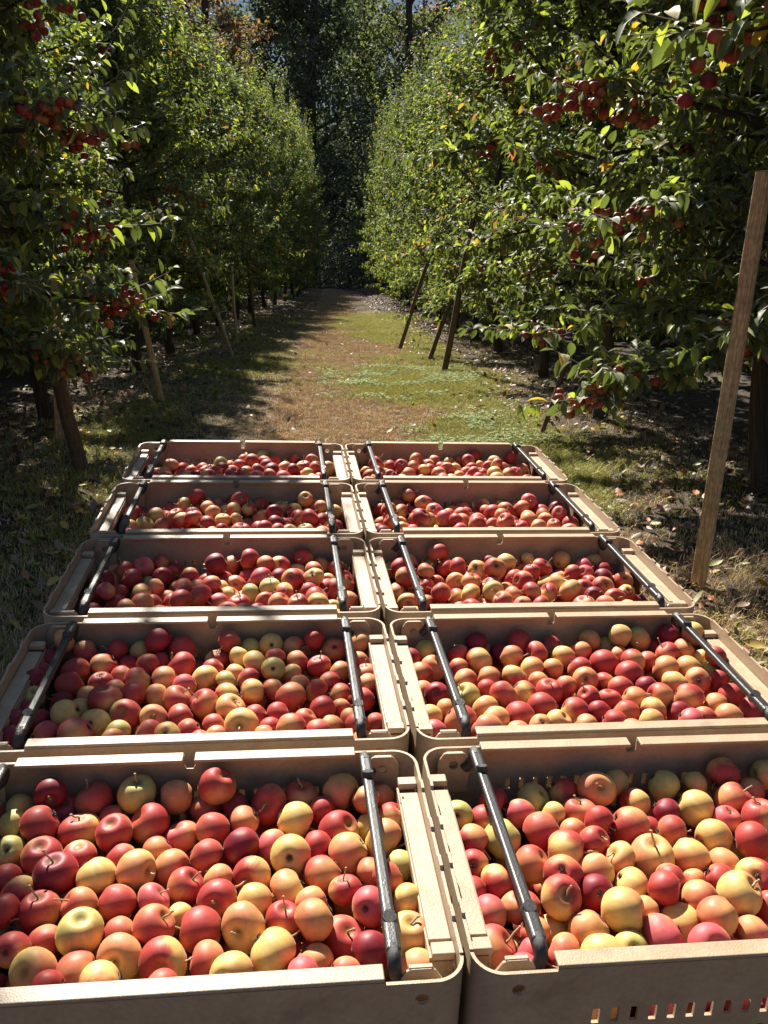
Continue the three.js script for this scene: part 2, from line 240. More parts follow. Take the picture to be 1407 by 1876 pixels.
// one orchard tree about its foot: trunk, crown, fruit. opt: h height, r reach, dense, fine, fruit, single (leaves kept as parts of their own)
function growTree(name, label, seed, opt, group) {
  const R = rng(seed), o = thing(name, label, 'apple tree', group), wood = [], twigs = [], L = new Leaves(), fruits = [], singles = [];
  const { h, r, dense = 1, fine = true, fruit = 0, base = 0.55, size = 0.066, warm = 1, apart = 0, face } = opt;
  const P = []; let x = 0, z = 0;
  for (let i = 0; i <= 6; i++) { P.push(V(x, h * 0.86 * i / 6 - (i ? 0 : 0.1), z)); x += (R() - 0.5) * 0.12; z += (R() - 0.5) * 0.12; }
  wood.push(tube(P, 0.055, 0.012, 14, 8)); wood.push(tube([V(0, -0.08, 0), V(0, 0.12, 0)], 0.075, 0.052, 2, 8));
  const trunk = new THREE.CatmullRomCurve3(P), up = V(0, 1, 0);
  const prof = (t) => (t < 0.2 ? mix(opt.foot ?? 0.7, 0.95, t / 0.2) : t < 0.5 ? mix(0.95, 1, (t - 0.2) / 0.3) : mix(1, 0.2, Math.pow((t - 0.5) / 0.5, opt.tip ?? 0.9)));
  const leafAt = (p, axis, n, spin) => {
    const out = V(R() - 0.5, R() - 0.5, R() - 0.5); out.addScaledVector(axis, -out.dot(axis)).normalize();
    const d = out.multiplyScalar(0.85).addScaledVector(axis, 0.5).add(V(0, -0.25 - R() * 0.35, 0)).normalize();
    const nrm = V((R() - 0.5) * 1.5, 1, (R() - 0.5) * 1.5).normalize(); if (Math.abs(nrm.dot(d)) > 0.95) nrm.x += 0.5;
    const len = size * (0.7 + R() * 0.55), wid = len * (0.44 + R() * 0.14), col = leafColour(R, warm), foot = V().copy(p).addScaledVector(d, 0.012), curl = 0.15 + R() * 0.5, fold = 0.15 + R() * 0.6;
    if (apart && face && p.clone().sub(face).dot(face) > 0 && singles.length < apart && R() < 0.35) singles.push([foot, d, nrm, len, wid, col, curl, fold]);
    else L.add(foot, d, nrm, len, wid, col, fine, curl, fold);
  };
  const shoot = (p, d, len, gap, r0) => {
    const a = V().copy(p), pts = [a.clone()], n = Math.max(2, Math.round(len / 0.12)), dir = d.clone();
    for (let i = 0; i < n; i++) { dir.x += (R() - 0.5) * 0.25; dir.z += (R() - 0.5) * 0.25; dir.y += 0.05 + (R() - 0.5) * 0.15; dir.normalize(); a.addScaledVector(dir, len / n); pts.push(a.clone()); }
    if (r0) twigs.push(tube(pts, r0, 0.0012, n * 2, 3));
    const c = new THREE.CatmullRomCurve3(pts), q = V(), t = V();
    for (let s = 0.02; s < len; s += gap * (0.7 + R() * 0.6)) { c.getPoint(s / len, q); c.getTangent(s / len, t); leafAt(q, t); }
    leafAt(c.getPoint(1), c.getTangent(1)); 
  };
  const nb = Math.round((opt.nb ?? 52) * (0.6 + dense * 0.4));
  for (let b = 0; b < nb; b++) {
    const t = (b + R() * 0.8) / nb, hb = mix(base, h * 0.86, Math.pow(t, 0.95)), az = b * 2.39996 + R() * 0.7, len = r * prof(t) * (0.58 + R() * 0.68), el = mix(0.05, 0.75, t) + (R() - 0.5) * 0.3;
    const p0 = trunk.getPointAt(clamp(hb / (h * 0.86))), dir = V(Math.cos(az) * Math.cos(el), Math.sin(el), Math.sin(az) * Math.cos(el)), pts = [p0.clone()], a = p0.clone();
    for (let i = 0; i < 5; i++) { a.addScaledVector(dir, len / 5); pts.push(a.clone()); dir.y += (t < 0.35 ? -0.1 : 0.06) + (R() - 0.5) * 0.2; dir.x += (R() - 0.5) * 0.25; dir.z += (R() - 0.5) * 0.25; dir.normalize(); }
    wood.push(tube(pts, mix(0.022, 0.012, t), 0.004, 8, 5));
    const c = new THREE.CatmullRomCurve3(pts), q = V(), tg = V(), spurs = Math.round(len * 24 * dense);
    for (let k = 0; k < spurs; k++) {
      const s = 0.12 + 0.88 * R(); c.getPoint(s, q); c.getTangent(s, tg);
      const spurDir = V(R() - 0.5, R() - 0.35, R() - 0.5).normalize(), foot = q.clone().addScaledVector(spurDir, 0.03 + R() * 0.06);
      for (let m = 0; m < 7; m++) leafAt(foot, spurDir);
      if (s > (face ? 0.6 : 0.45) && (!face || foot.dot(face) > 0.2) && R() < fruit) for (let m = 0, k2 = 0.8 + R() * 3.6; m < k2; m++) fruits.push([foot.clone().add(V(Math.cos(az), 0, Math.sin(az)).multiplyScalar(face ? 0.11 : 0.07)).add(V((R() - 0.5) * 0.1, -0.015 - R() * 0.08, (R() - 0.5) * 0.1)), 0.0175 + R() * 0.005]);
    }
    const ns = Math.round((7 + R() * 4) * dense);
    for (let k = 0; k < ns; k++) {
      const s = 0.25 + 0.75 * R(); c.getPoint(s, q); c.getTangent(s, tg);
      const d = tg.clone().multiplyScalar(0.5).add(V((R() - 0.5) * 1.3, 0.35 + R() * 0.7 - (t < 0.25 ? 0.5 : 0), (R() - 0.5) * 1.3)).normalize();
      shoot(q, d, 0.14 + R() * 0.26, 0.022, fine ? 0.0032 : 0);
    }
    shoot(c.getPoint(1), c.getTangent(1).add(V(0, 0.25, 0)).normalize(), 0.2 + R() * 0.25, 0.02, fine ? 0.003 : 0);
  }
  for (let k = 0; k < 40 * dense; k++) { // long whips standing out of the top
    const q = trunk.getPointAt(mix(0.62, 1, R())).add(V((R() - 0.5) * r, R() * 0.2 - 0.1, (R() - 0.5) * r));
    shoot(q, V((R() - 0.5) * 0.5, 1, (R() - 0.5) * 0.5).normalize(), 0.45 + R() * h * 0.2, 0.02, 0.004);
  }
  const tr = part('trunk', merge(wood), M.bark, o);
  if (twigs.length) stuff(part('twigs', merge(twigs), M.twig, tr));
  stuff(part('crown', L.build(), fine ? M.leaf : M.midLeaf, o));
  for (const [foot, d, nrm, len, wid, col, curl, fold] of singles) { const S = new Leaves(); S.add(V(), d, nrm, len, wid, col, true, curl, fold); part('leaf', S.build(), M.leaf, o).position.copy(foot); }
  for (let i = fruits.length - 1; i > 0; i--) { const j = (R() * (i + 1)) | 0; [fruits[i], fruits[j]] = [fruits[j], fruits[i]]; }
  fruits.length = Math.min(fruits.length, 640);
  if (fruits.length) {
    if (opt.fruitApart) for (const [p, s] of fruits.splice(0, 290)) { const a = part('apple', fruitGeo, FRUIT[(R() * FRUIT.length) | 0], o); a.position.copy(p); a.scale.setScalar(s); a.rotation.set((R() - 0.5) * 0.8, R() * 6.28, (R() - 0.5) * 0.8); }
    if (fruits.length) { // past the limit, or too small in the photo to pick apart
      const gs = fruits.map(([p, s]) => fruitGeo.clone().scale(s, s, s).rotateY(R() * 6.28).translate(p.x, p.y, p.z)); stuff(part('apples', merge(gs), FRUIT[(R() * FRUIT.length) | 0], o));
    }
  }
  return o;
}
function placeTree(src, label, x, z, turn, sx, sy, group) {
  const o = src.clone(); o.name = numbered(src.name.replace(/_\d+$/, '')); scene.add(o);
  o.userData = { label, category: src.userData.category, ...(group ? { group } : {}) };
  o.position.set(x, groundY(x, z), z); o.rotation.y = turn; o.scale.set(sx, sy, sx); return o;
}
const NEAR = {
  r0: growTree('apple_tree', 'apple tree cut off by the right edge, its yellow leaves hanging closest of all', 11, { h: 4.1, r: 0.95, dense: 1.05, base: 1.35, fruit: 0.5, fruitApart: true, warm: 1.3, apart: 90, face: V(-0.55, 0, 0.3) }),
  r1: growTree('apple_tree', 'big apple tree full of red fruit behind the leaning sawn post on the right', 23, { h: 4.3, r: 1.05, base: 0.68, dense: 1.35, nb: 60, fruit: 0.9, fruitApart: true, warm: 0.6, apart: 200, face: V(-0.5, 0, 0.6) }),
  r2: growTree('apple_tree', 'second apple tree of the right row, low sprays hanging over the thin brace', 37, { h: 4.4, r: 1.0, base: 0.85, dense: 1.2, fruit: 0.2, warm: 0.5 }),
  l1: growTree('apple_tree', 'apple tree with dark red fruit filling the left edge above the pale plank', 41, { h: 4.3, r: 0.95, dense: 1.25, nb: 56, base: 0.75, fruit: 0.75, fruitApart: true, warm: 0.9, apart: 150, face: V(0.6, 0, 0.5) }),
  l2: growTree('apple_tree', 'second apple tree of the left row, thick with dark red fruit', 53, { h: 4.3, r: 0.9, tip: 0.6, dense: 1.2, fruit: 0.25, warm: 0.35 }),
};
const put = (o, x, z, turn = 0) => { o.position.set(x, groundY(x, z), z); o.rotation.y = turn; };
put(NEAR.r0, 1.72, -1.75); put(NEAR.r1, 2.08, -4.0); put(NEAR.r2, 1.95, -6.25); put(NEAR.l1, -1.9, -4.35); put(NEAR.l2, -2.15, -6.5);
{
  const A = { h: 4.5, r: 0.95, dense: 1.2, fine: false, base: 0.62, foot: 0.55, fruit: 0.06, size: 0.07 };
  const mids = [61, 67, 71].map((s, k) => growTree('apple_tree', ['third apple tree of the right row, red trusses low in the crown', 'third apple tree of the left row with tall green whips', 'fourth apple tree of the right row with yellowing leaves at its foot'][k], s, { ...A, warm: [0.3, 0.2, 1.3][k] }));
  const rows = [[mids[0], 2.1, -8.7, 0, 1], [mids[1], -2.15, -9.5, 1, 1], [mids[2], 2.1, -11.2, 2, 1.05]];
  for (const [o, x, z, t, s] of rows) { put(o, x, z, t); o.scale.setScalar(s); }
  const R = rng(404);
  // farther on the alley closes in; the last trees stand taller
  for (let k = 4; k <= 18; k++) {
    const z = -1.6 - 2.42 * k, hgt = 1 + smooth(4, 15, k) * 0.42;
    if (k > 4) placeTree(mids[k % 3], `${ORD[k]} apple tree of the right row counted from the camera`, 2.08 + R() * 0.12, z + R() * 0.4, R() * 6.28, 1.02 + 0.1 * R(), hgt * (0.95 + R() * 0.1));
    placeTree(mids[(k + 1) % 3], `${ORD[k]} apple tree of the left row counted from the camera`, -2.12 - R() * 0.12 + 0.75 * smooth(6, 13, k), z - 0.7 + R() * 0.4, R() * 6.28, 1.02 + 0.1 * R(), hgt * (0.98 + R() * 0.12));
  }
  const back = [73, 79].map((s, k) => growTree('apple_tree', `shaded apple tree in the rows behind the ${k ? 'right' : 'left'} tree line`, s, { h: 4.8, r: 1.25, dense: 1.25, nb: 60, fine: false, base: 0.4, foot: 0.85, fruit: 0.03, size: 0.085, warm: 0.2 }, `apple trees in the rows behind the ${k ? 'right' : 'left'} tree line`));
  for (const [k, x] of [[0, -4.5], [1, 4.6], [0, -7.1], [1, 7.3]]) for (let i = 0; i < 13; i++) {
    const z = -3.2 - i * 2.4 - R() * 0.6, side = k ? 'right' : 'left', far = Math.abs(x) > 6; if (far && i % 3 === 2) continue;
    if (!far && i === 0) put(back[k], x, z, R() * 6.28);
    else placeTree(back[(k + i) % 2], `shaded apple tree in the rows behind the ${side} tree line`, x + R() * 0.3, z, R() * 6.28, 1.05 + 0.15 * R(), 1 + 0.25 * smooth(4, 11, i), `apple trees in the rows behind the ${side} tree line`);
  }
}
// ---- the tall trees that close the alley
function tallTree(name, label, seed, h, r, tone, gaps, group) {
  const R = rng(seed), o = thing(name, label, 'tree', group), wood = [], L = new Leaves(), lean = (R() - 0.5) * h * 0.1;
  const P = [0, 0.2, 0.45, 0.7, 0.95].map((t) => V(lean * t + (R() - 0.5) * 0.4 * t, h * t - 0.2, (R() - 0.5) * 0.6 * t));
  wood.push(tube(P, 0.42, 0.07, 16, 9));
  const c = new THREE.CatmullRomCurve3(P);
  for (let b = 0; b < 30; b++) {
    const t = mix(0.12, 0.97, b / 30), az = b * 2.4 + R(), len = r * (0.55 + R() * 0.6) * (t < 0.4 ? mix(0.75, 1, t / 0.4) : mix(1, 0.3, (t - 0.4) / 0.6)), el = mix(0.35, 1.0, R()), p0 = c.getPoint(t);
    const d = V(Math.cos(az) * Math.cos(el), Math.sin(el), Math.sin(az) * Math.cos(el)), pts = [p0.clone()], a = p0.clone();
    for (let i = 0; i < 5; i++) { a.addScaledVector(d, len / 4); pts.push(a.clone()); d.add(V((R() - 0.5) * 0.4, (R() - 0.5) * 0.3, (R() - 0.5) * 0.4)).normalize(); }
    wood.push(tube(pts, mix(0.16, 0.05, t), 0.015, 10, 5));
    const bc = new THREE.CatmullRomCurve3(pts), q = V();
    for (let k = 0; k < 26 * gaps; k++) { // clumps of leaves, sky between them
      bc.getPoint(0.25 + 0.75 * R(), q); q.add(V(R() - 0.5, R() - 0.5, R() - 0.5).multiplyScalar(len * 0.55));
      const n = 16 + R() * 16, cr = 0.28 + R() * 0.5, tint = 0.7 + R() * 0.6;
      for (let m = 0; m < n; m++) {
        const f = V(R() - 0.5, (R() - 0.5) * 0.7, R() - 0.5).multiplyScalar(2 * cr).add(q), dd = V(R() - 0.5, R() - 0.7, R() - 0.5).normalize(), k2 = tint * (0.8 + R() * 0.4);
        L.add(f, dd, V(R() - 0.5, 1, R() - 0.5).normalize(), 0.2 + R() * 0.12, 0.13 + R() * 0.06, tone.map((x) => x * k2), 'flat');
      }
    }
  }
  part('trunk', merge(wood), M.bark, o); stuff(part('crown', L.build(), M.farLeaf, o)); return o;
}
{
  const dark = tallTree('tall_tree', 'tall dark tree closing the far end of the alley, trunk just left of centre', 81, 24, 4.6, [0.055, 0.085, 0.028], 1.05);
  const olive = tallTree('tall_tree', 'tall thin-crowned tree with forked trunks right of the alley end', 83, 25, 5.2, [0.13, 0.16, 0.04], 0.7);
  const brown = tallTree('tall_tree', 'tall tree with browning autumn crown behind the left tree line', 87, 21, 4.4, [0.26, 0.16, 0.05], 0.8);
  put(dark, -1.4, -52); put(olive, 4.4, -54, 1); put(brown, -6.6, -50, 2);
  const R = rng(9);
  [[dark, 2.2, -62, 'tall dark tree standing behind the end of the alley, right of centre'], [dark, -4.6, -60, 'dense dark tree between the brown one and the alley end'], [olive, -1.9, -70, 'pale olive tree glimpsed between the two dark tall trees'], [olive, 9.5, -60, 'tall olive tree above the far right row'],
    [brown, 7.0, -70, 'brownish tall tree far behind the right row'], [dark, 13.5, -66, 'tall dark tree farthest to the right behind the rows'], [olive, 0.9, -76, 'pale tall tree farthest back on the line of the alley'], [olive, 17, -56, 'olive tall tree beyond the right rows']]
    .forEach(([s, x, z, l]) => placeTree(s, l, x, z, R() * 6.28, 0.95 + R() * 0.15, 0.95 + R() * 0.12));
  // the thicket under them
  const L = new Leaves(), q = V();
  for (let k = 0; k < 6500; k++) {
    q.set((R() - 0.5) * 44, 0, -44 - R() * 30); const top = 2.2 + 3.4 * R() + Math.abs(q.x) * 0.04, tint = 0.6 + R() * 0.8;
    if (Math.abs(q.x) < 1.8 && q.z > -48) continue;
    for (let m = 0; m < 26; m++) { const f = V(q.x + (R() - 0.5) * 1.3, R() * R() * top * 1.3, q.z + (R() - 0.5) * 1.3), k2 = tint * (0.7 + R() * 0.6); L.add(f, V(R() - 0.5, R() - 0.6, R() - 0.5).normalize(), V(R() - 0.5, 1, R() - 0.5).normalize(), 0.16 + R() * 0.1, 0.11, [0.075 * k2, 0.1 * k2, 0.036 * k2], 'flat'); }
  }
  const u = stuff(shade(new THREE.Mesh(L.build(), M.farLeaf))); u.name = 'undergrowth'; u.userData.label = 'dark undergrowth below the tall trees at the alley end'; scene.add(u);
}
{
  const R = rng(12), L = new Leaves();
  for (let k = 0; k < 4500; k++) {
    const x = (R() - 0.5) * 120, z = -84 - R() * 14, top = 11 + 5 * fbm(x * 0.1, 3, z * 0.1, 2), y0 = R() * top, tint = 0.6 + R() * 0.8;
    for (let m = 0; m < 20; m++) { const k2 = tint * (0.7 + R() * 0.6); L.add(V(x + (R() - 0.5) * 3, y0 + (R() - 0.5) * 2, z + (R() - 0.5) * 3), V(R() - 0.5, R() - 0.6, R() - 0.5).normalize(), V(R() - 0.5, 1, R() - 0.5).normalize(), 0.6, 0.42, [0.08 * k2, 0.11 * k2, 0.045 * k2], 'flat'); }
  }
  const w = stuff(shade(new THREE.Mesh(L.build(), M.farLeaf))); w.name = 'far_woods'; w.userData.label = 'dark mass of woods behind the tall trees'; scene.add(w);
}
// ---------------------------------------------------------------- stakes and posts
function stake(name, label, base, top, w, t, mat, over, category = 'stake', lx = 0) {
  const b = onGround(...base), e = atZ(...top, b.z + lx), d = e.clone().sub(b), len = d.length() * over + 0.3;
  const o = thing(name, label, category); d.normalize();
  o.position.copy(b).addScaledVector(d, -0.3 / 1); o.position.y = b.y - 0.3 * d.y;
  o.quaternion.setFromUnitVectors(V(0, 1, 0), d);
  const g = t ? box(w, len, t, 0, len / 2, 0, Math.min(0.004, t / 5)) : tube([V(0, 0, 0), V(w * 0.1, len * 0.35, 0), V(-w * 0.1, len * 0.7, 0), V(0, len, 0)], w / 2, w / 2.3, 10, 10);
  if (!t) { const uv = g.attributes.uv; for (let i = 0; i < uv.count; i++) uv.setXY(i, uv.getY(i) * w * 3, uv.getX(i) * len); }
  part(name === 'tree_post' ? 'post' : 'stake', g, mat, o);
  if (t) part('sawn_end', box(w * 0.94, 0.004, t * 0.94, 0, len + 0.002, 0), mat, o);
  return o;
}
const post = stake('tree_post', 'rough sawn timber post leaning right, in front of the big right tree', [1277, 1082], [1397, 340], 0.054, 0.026, M.wood, 1.03, 'post'); post.rotateY(-1.13);
stake('tree_stake', 'thin grey brace running up into the low sprays of the right tree', [985, 812], [1060, 605], 0.034, 0, M.oldWood, 1.25);
stake('tree_stake', 'thick dark stake leaning right, tallest of those on the sunlit grass', [812, 686], [862, 430], 0.07, 0, M.oldWood, 1.25);
stake('tree_stake', 'short dark stake leaning just left of the thick dark stake', [784, 664], [818, 575], 0.06, 0, M.oldWood, 1.3);
stake('tree_stake', 'brown stake leaning right with its foot alone in the lit grass', [731, 641], [768, 528], 0.06, 0, M.oldWood, 1.4);
stake('tree_stake', 'thin pale stake leaning behind the brown one in the grass', [768, 593], [786, 545], 0.05, 0, M.paleWood, 1.5);
stake('tree_stake', 'upright brown stake farthest along the right side of the grass', [732, 556], [735, 505], 0.075, 0, M.wood, 1.3);
stake('tree_stake', 'upright pale plank under the left tree beside a dark post', [110, 820], [105, 590], 0.062, 0.03, M.wood, 1.35);
stake('tree_post', 'dark post leaning left with its foot nearest the left crates', [150, 876], [116, 720], 0.085, 0, M.oldWood, 1.5, 'post');
stake('tree_stake', 'grey-brown stake leaning left, between the dark post and the thin pole', [297, 745], [243, 490], 0.055, 0, M.wood, 1.05);
stake('tree_stake', 'thin long pole leaning left across the dark left row', [428, 660], [347, 432], 0.045, 0, M.paleWood, 1.05);
stake('tree_stake', 'slim pale upright stake beside the thin leaning pole', [434, 637], [425, 490], 0.042, 0, M.paleWood, 1.02);
stake('tree_stake', 'dark stake leaning left, just right of the slim pale stake', [466, 602], [456, 490], 0.06, 0, M.oldWood, 1.2);
// ---------------------------------------------------------------- turf, straw and fallen leaves
function scatter(name, label, geo, mat, n, place) {
  const m = shade(new THREE.InstancedMesh(geo, mat, n)), d = new THREE.Object3D(), c = new THREE.Color(); let k = 0, tries = 0;
  while (k < n && tries++ < n * 40) { d.rotation.set(0, 0, 0); d.scale.set(1, 1, 1); if (!place(d, c)) continue; d.updateMatrix(); m.setMatrixAt(k, d.matrix); m.setColorAt(k, c); k++; }
  m.count = k; m.name = name; m.userData = { kind: 'stuff', label }; scene.add(m); return m;
}
function tuft(n, h, spread, w, seed) {
  const R = rng(seed), pos = [], idx = [];
  for (let b = 0; b < n; b++) {
    const a = R() * 6.28, x = (R() - 0.5) * spread, z = (R() - 0.5) * spread, l = h * (0.55 + R() * 0.6), lean = l * (0.2 + R() * 0.7), dx = Math.cos(a), dz = Math.sin(a), s = pos.length / 3;
    for (const [t, k] of [[0, 1], [0.55, 0.75], [1, 0.05]]) { const o = lean * t * t, ww = w * k / 2; pos.push(x + dx * o - dz * ww, l * t * (1 - 0.25 * t), z + dz * o + dx * ww, x + dx * o + dz * ww, l * t * (1 - 0.25 * t), z + dz * o - dx * ww); }
    idx.push(s, s + 1, s + 2, s + 1, s + 3, s + 2, s + 2, s + 3, s + 4, s + 3, s + 5, s + 4);
  }
  const g = new THREE.BufferGeometry(); g.setAttribute('position', new THREE.Float32BufferAttribute(pos, 3)); g.setIndex(idx); g.computeVertexNormals(); return g;
}
{
  const R = rng(777), blade = new THREE.MeshPhysicalMaterial({ name: 'grass blade', color: 0xffffff, roughness: 0.95, transmission: 0.4, thickness: 0, side: THREE.DoubleSide });
  const straw = new THREE.MeshStandardMaterial({ name: 'dry grass', color: 0xffffff, roughness: 0.8, side: THREE.DoubleSide });
  const spot = (d, zn, zf, xw, grow = 1) => { const t = R(), z = -(zn + (zf - zn) * Math.pow(t, 1.5)), x = (R() * 2 - 1) * xw; d.position.set(x, groundY(x, z), z); d.rotation.y = R() * 6.28; d.scale.setScalar(0.7 + R() * 0.7); return [x, z]; };
  scatter('grass', 'short green grass down the sunlit right half of the alley', tuft(6, 0.042, 0.05, 0.0042, 1), blade, 110000, (d, c) => {
    const [x, z] = spot(d, 2.2, 22, 2.2), g = greenness(x, z); if (R() > g * g * 1.5 * smooth(2.4, 1.4, Math.abs(x)) + 0.015) return false;
    const k = 0.75 + R() * 0.5; c.setRGB((0.24 + R() * 0.14) * k, (0.27 + R() * 0.04) * k, 0.05 * k); d.scale.y *= 0.7 + g * 0.7; return true;
  });
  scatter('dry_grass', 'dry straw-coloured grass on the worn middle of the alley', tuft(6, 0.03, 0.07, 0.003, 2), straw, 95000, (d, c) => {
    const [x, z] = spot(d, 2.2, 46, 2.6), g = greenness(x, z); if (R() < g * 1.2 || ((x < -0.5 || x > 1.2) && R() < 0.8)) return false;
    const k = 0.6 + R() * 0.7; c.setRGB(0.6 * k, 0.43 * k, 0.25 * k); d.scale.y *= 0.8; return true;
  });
  scatter('straw', 'tall bleached straw tufts beside the crates and the sawn post', tuft(16, 0.13, 0.1, 0.0028, 3), straw, 120, (d, c) => {
    const s = R() < 0.55 ? [-1.0, -2.55, 0.28, 0.5] : [1.5, -2.9, 0.22, 0.35], x = s[0] + (R() + R() - 1) * s[2], z = s[1] + (R() + R() - 1) * s[3];
    d.position.set(x, groundY(x, z), z); d.rotation.y = R() * 6.28; d.scale.setScalar(0.4 + R() * 0.4); const k = 0.6 + R() * 0.6; c.setRGB(0.5 * k, 0.35 * k, 0.2 * k); return true;
  });
  scatter('clover', 'low patch of green clover leaves in the middle of the alley', (() => { const L = new Leaves(), u = V(0, 1, 0); for (let k = 0; k < 3; k++) { const a = k * 2.1; L.add(V(0, 0.03, 0), V(Math.cos(a), 0.1, Math.sin(a)), u, 0.012, 0.011, [1, 1, 1], false, 0.1, 0.2); } const g = L.build(); g.deleteAttribute('color'); return g; })(), blade, 7000, (d, c) => {
    const m = R(), x = (m < 0.6 ? 0.7 : 0.95) + (R() + R() - 1) * (m < 0.6 ? 0.95 : 0.55), z = (m < 0.6 ? -9 : -5.4) + (R() + R() - 1) * 1.5; d.position.set(x, groundY(x, z) + R() * 0.015, z); if (fbm(x * 2.3, 4.4, z * 2.3, 3) < 0.02 + R() * 0.15) return false; d.rotation.set((R() - 0.5) * 0.7, R() * 6.28, (R() - 0.5) * 0.7); d.scale.setScalar(0.8 + R() * 0.7);
    const k = 0.7 + R() * 0.6; c.setRGB(0.2 * k, 0.27 * k, 0.05 * k); return true;
  });
  const fl = new Leaves(); fl.add(V(-0.03, 0, 0), V(1, 0, 0), V(0, 1, 0), 0.06, 0.034, [1, 1, 1], true, -0.35, 0.5); const flg = fl.build(); flg.deleteAttribute('color');
  scatter('fallen_leaves', 'fallen brown and yellow leaves under the trees and on the grass', flg, new THREE.MeshStandardMaterial({ name: 'fallen leaf', color: 0xffffff, roughness: 0.6, side: THREE.DoubleSide }), 11000, (d, c) => {
    const z = -(1.6 + Math.pow(R(), 1.5) * 42), side = R(), x = (R() < 0.5 ? -1 : 1) * (side < 0.8 ? 1 + R() * 1.9 : R() * 3.5); if (Math.abs(x) < 0.8 && R() < 0.6) return false;
    d.position.set(x, groundY(x, z) + 0.012 + R() * 0.02, z); d.rotation.set((R() - 0.5) * 1.1 + (R() < 0.5 ? Math.PI : 0), R() * 6.28, (R() - 0.5) * 1.1); d.scale.setScalar(0.55 + R() * 0.6);
    const t = R(), k = 0.6 + R() * 0.6; if (t < 0.1) c.setRGB(0.45 * k, 0.31 * k, 0.05 * k); else if (t < 0.34) c.setRGB(0.36 * k, 0.13 * k, 0.06 * k); else if (t < 0.5) c.setRGB(0.2 * k, 0.2 * k, 0.06 * k); else c.setRGB(0.2 * k, 0.14 * k, 0.095 * k); return true;
  });
}
// ---------------------------------------------------------------- the trailer and its crates, a little tilted against the ground
const TILT = new THREE.Matrix4().set(0.99797, 0.0348, 0.05327, 0.13769, -0.0311, 0.99714, -0.06888, 0.43026, -0.05551, 0.06708, 0.9962, -0.71213, 0, 0, 0, 1);
const TILT_Q = new THREE.Quaternion().setFromRotationMatrix(TILT);
const CW = 0.66, CD = 0.4106, CH = 0.25, PITCH = 0.4349, GAP = 0.0075;
const load = (o, x, y, z, turn = 0) => { o.position.set(x, y, z).applyMatrix4(TILT); o.quaternion.copy(TILT_Q).multiply(new THREE.Quaternion().setFromAxisAngle(V(0, 1, 0), turn)); return o; };
{
  const t = thing('flat_trailer', 'low flat trailer of timber boards carrying the crates of apples', 'trailer'); load(t, 0, 0, 0);
  for (let k = 0; k < 9; k++) part('plank', box(0.142, 0.028, 2.3, -0.592 + k * 0.148, -CH - 0.015, -1.09, 0.003), k % 3 ? M.oldWood : M.wood, t);
  for (const x of [-0.5, 0.5]) part('frame_rail', box(0.05, 0.06, 2.26, x, -CH - 0.06, -1.09, 0.004), M.steel, t);
  for (const z of [-1.95, -1.1, -0.25]) part('cross_member', box(0.95, 0.05, 0.04, 0, -CH - 0.057, z, 0.004), M.steel, t);
  for (const [x, z, s] of [[-0.42, -0.75, 0.085], [0.42, -0.75, 0.085], [-0.42, -1.55, 0.115], [0.42, -1.55, 0.115]]) {
    const w = part('wheel', new THREE.CylinderGeometry(s * 0.55, s * 0.55, 0.06, 20).rotateZ(Math.PI / 2), M.steel, t); w.position.set(x, -CH - 0.075 - s * 0.72, z);
    part('tyre', new THREE.TorusGeometry(s * 0.78, s * 0.26, 10, 28).rotateY(Math.PI / 2), M.rubber, w); part('axle_bracket', box(0.04, s * 0.9, 0.05, x > 0 ? -0.055 : 0.055, s * 0.45, 0), M.steel, w);
  }
}
const extrude = (shape, depth, seg = 10) => new THREE.ExtrudeGeometry(shape, { depth, bevelEnabled: false, curveSegments: seg });
const poly = (P, C = THREE.Shape) => { const s = new C(); P.forEach(([x, y], i) => (i ? s.lineTo(x, y) : s.moveTo(x, y))); s.closePath(); return s; };
const CT = 0.004, CR = 0.034;
